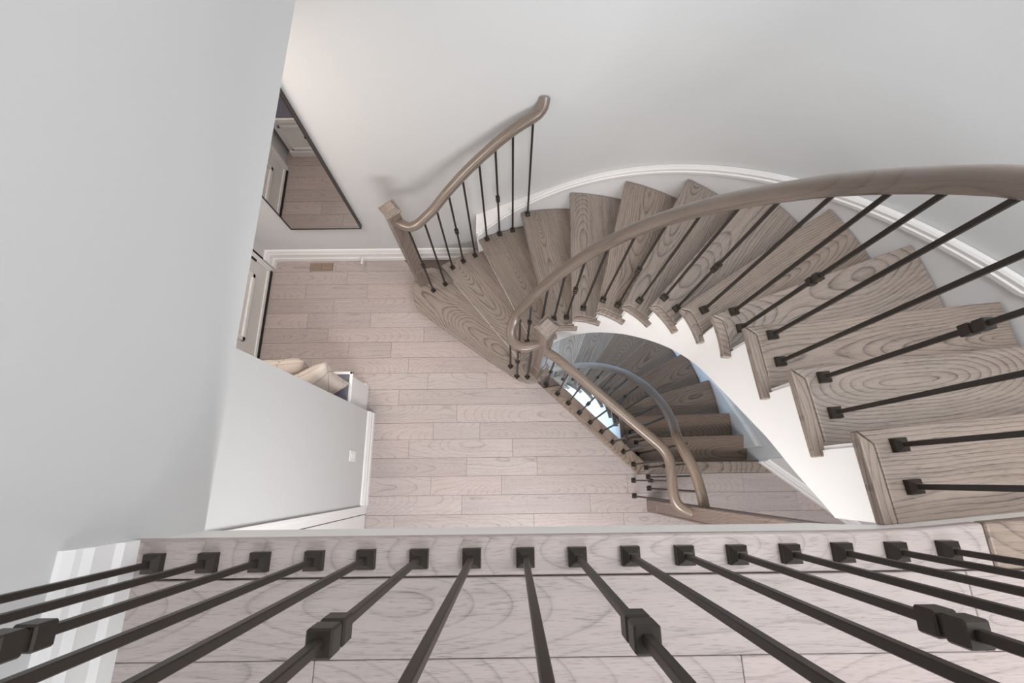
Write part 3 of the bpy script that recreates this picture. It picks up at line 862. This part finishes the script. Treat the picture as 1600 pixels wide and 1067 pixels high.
obj('hinge', box(-1.142, -1.119, -0.256, -0.238, 1.55, 1.64), M['black'], d2, T(-1.135, -0.25, 1.6))
S('wall_over_closet', box(-1.17, -1.13, -1.02, -0.235, 2.1, ZC), M['wall'], 'strip of grey wall over the closet door')

ob = empty('outlet_plate', (-1.129, 0.172, 0.39), 'small white electrical outlet plate low on the short hall wall', 'outlet')
obj('plate', box(-1.13, -1.124, 0.136, 0.211, 0.335, 0.455), M['trim'], ob, T(-1.127, 0.173, 0.39), bevel=0.002)
for z in (0.365, 0.408):
    obj('socket', box(-1.126, -1.1225, 0.158, 0.189, z, z + 0.028), M['white'], ob, T(-1.124, 0.173, z), bevel=0.002)

be = empty('storage_bench', (-1.63, 0.55, 0), 'white storage bench with grey seat pad in the nook by the entrance door', 'bench')
obj('body', box(-2.10, -1.177, 0.345, 0.752, 0.0, 0.44), M['trim'], be, T(-1.6, 0.55, 0.0), bevel=0.004)
obj('seat_board', box(-2.115, -1.160, 0.340, 0.768, 0.44, 0.462), M['trim'], be, T(-1.6, 0.55, 0.45), bevel=0.005)
bm = bmesh.new()
for q in ((-2.115, -1.148, 0.746, 0.768), (-2.115, -1.148, 0.340, 0.36), (-1.172, -1.148, 0.34, 0.768)):
    box(q[0], q[1], q[2], q[3], 0.462, 0.482, bm)
obj('seat_rim', bm, M['trim'], be, T(-1.2, 0.55, 0.47), bevel=0.004)
obj('seat_pad', box(-2.10, -1.174, 0.362, 0.744, 0.462, 0.492), M['cushion'], be, T(-1.6, 0.55, 0.47), bevel=0.01, seg=3, label='slate grey fabric seat pad')
for i in range(2):
    xa = -2.06 + i * 0.45
    bm = bmesh.new()
    for q in ((xa, xa + 0.41, 0.09, 0.115), (xa, xa + 0.41, 0.375, 0.40), (xa, xa + 0.025, 0.09, 0.40), (xa + 0.385, xa + 0.41, 0.09, 0.40)):
        box(q[0], q[1], 0.75, 0.762, q[2], q[3], bm)
    pn = obj('drawer_front', bm, M['trim'], be, T(xa, 0.755, 0.2), bevel=0.003)
    kb = bmesh.new(); bmesh.ops.create_uvsphere(kb, u_segments=12, v_segments=8, radius=0.014, matrix=Matrix.Translation((xa + 0.205, 0.772, 0.27)))
    obj('knob', kb, M['frame'], pn, T(xa + 0.2, 0.77, 0.27), smooth=60)
bm = box(-2.10, -1.178, 0.74, 0.765, 0.0, 0.07)
obj('plinth', bm, M['trim'], be, T(-1.6, 0.75, 0), bevel=0.003)

def pillow(name, loc, rot, size, label):
    n = 24
    bm = bmesh.new()
    grid = {}
    for sgn in (1, -1):
        for i in range(n + 1):
            for j in range(n + 1):
                u, v = 2 * i / n - 1, 2 * j / n - 1
                edge = i in (0, n) or j in (0, n)
                if sgn == -1 and edge: grid[(sgn, i, j)] = grid[(1, i, j)]; continue
                pinch = 1 - 0.10 * (1 - u * u) * 0 - 0.0
                px = u * size / 2 * (1 - 0.09 * (1 - v * v) * abs(u) ** 2)
                py = v * size / 2 * (1 - 0.09 * (1 - u * u) * abs(v) ** 2)
                h = 0.065 * (max(0, (1 - u ** 4) * (1 - v ** 4))) ** 0.6
                h *= 1 + 0.08 * sin(5 * u + 2 * v) * cos(3 * v - u)
                grid[(sgn, i, j)] = bm.verts.new((px, py, sgn * h))
        for i in range(n):
            for j in range(n):
                q = [grid[(sgn, i, j)], grid[(sgn, i + 1, j)], grid[(sgn, i + 1, j + 1)], grid[(sgn, i, j + 1)]]
                bm.faces.new(q if sgn == 1 else q[::-1])
    Mw = Matrix.Translation(loc) @ rot
    root = empty(name, (loc[0], loc[1], 0.492), label, 'pillow', None)
    obj('cover', bm, M['pillow'], root, Mw, world_geo=False, smooth=60)
    tube = [Vector((a, c, 0)) for a, c in ((-1, -1), (1, -1), (1, 1), (-1, 1), (-1, -1))]
    pp = []
    for i in range(4):
        for t in range(12):
            q = tube[i].lerp(tube[i + 1], t / 12)
            u, v = q.x, q.y
            pp.append((u * size / 2 * (1 - 0.09 * (1 - v * v) * abs(u) ** 2), v * size / 2 * (1 - 0.09 * (1 - u * u) * abs(v) ** 2), 0))
    prof = [(0.0035 * cos(t * pi / 3), 0.0035 * sin(t * pi / 3)) for t in range(6)]
    obj('piping', sweep(pp + pp[:1], prof), M['pillow'], root, Mw, world_geo=False, smooth=60)
RX = lambda a: Matrix.Rotation(rad(a), 4, 'X')
RY = lambda a: Matrix.Rotation(rad(a), 4, 'Y')
RZm = lambda a: Matrix.Rotation(rad(a), 4, 'Z')
pillow('throw_pillow', (-1.345, 0.615, 0.694), RZm(27) @ RX(80), 0.39, 'beige throw pillow with crease shade painted on as dark lines, nearest the right end of the bench')
pillow('throw_pillow', (-1.52, 0.715, 0.680), RZm(4) @ RX(84), 0.36, 'beige throw pillow farther left on the bench, beside the door')

fv = empty('floor_vent', (-1.688, 1.846, 0), 'slotted wooden floor register set into the planks below the mirror', 'vent')
obj('grille_frame', box(-1.79, -1.586, 1.808, 1.884, 0.0, 0.0035), M['slot'], fv, T(-1.69, 1.846, 0))
for i in range(6):
    y = 1.8115 + i * 0.0125
    for x in (-1.786, -1.686):
        obj('slat', box(x, x + 0.096, y, y + 0.006, 0.0035, 0.006), M['vent'], fv, T(x, y, 0.004))
ds = empty('door_stop', (-1.30, 1.9, 0.09), 'small white door stop sticking out of the back wall baseboard', 'door stop')
bm = bmesh.new(); bmesh.ops.create_cone(bm, cap_ends=True, segments=12, radius1=0.006, radius2=0.006, depth=0.065, matrix=Matrix.Translation((-1.30, 1.872, 0.09)) @ Matrix.Rotation(pi / 2, 4, 'X'))
obj('rod', bm, M['trim'], ds, T(-1.3, 1.87, 0.09), smooth=40)
bm = bmesh.new(); bmesh.ops.create_cone(bm, cap_ends=True, segments=12, radius1=0.010, radius2=0.009, depth=0.014, matrix=Matrix.Translation((-1.30, 1.836, 0.09)) @ Matrix.Rotation(pi / 2, 4, 'X'))
obj('tip', bm, M['trim'], ds, T(-1.3, 1.84, 0.09), smooth=40)
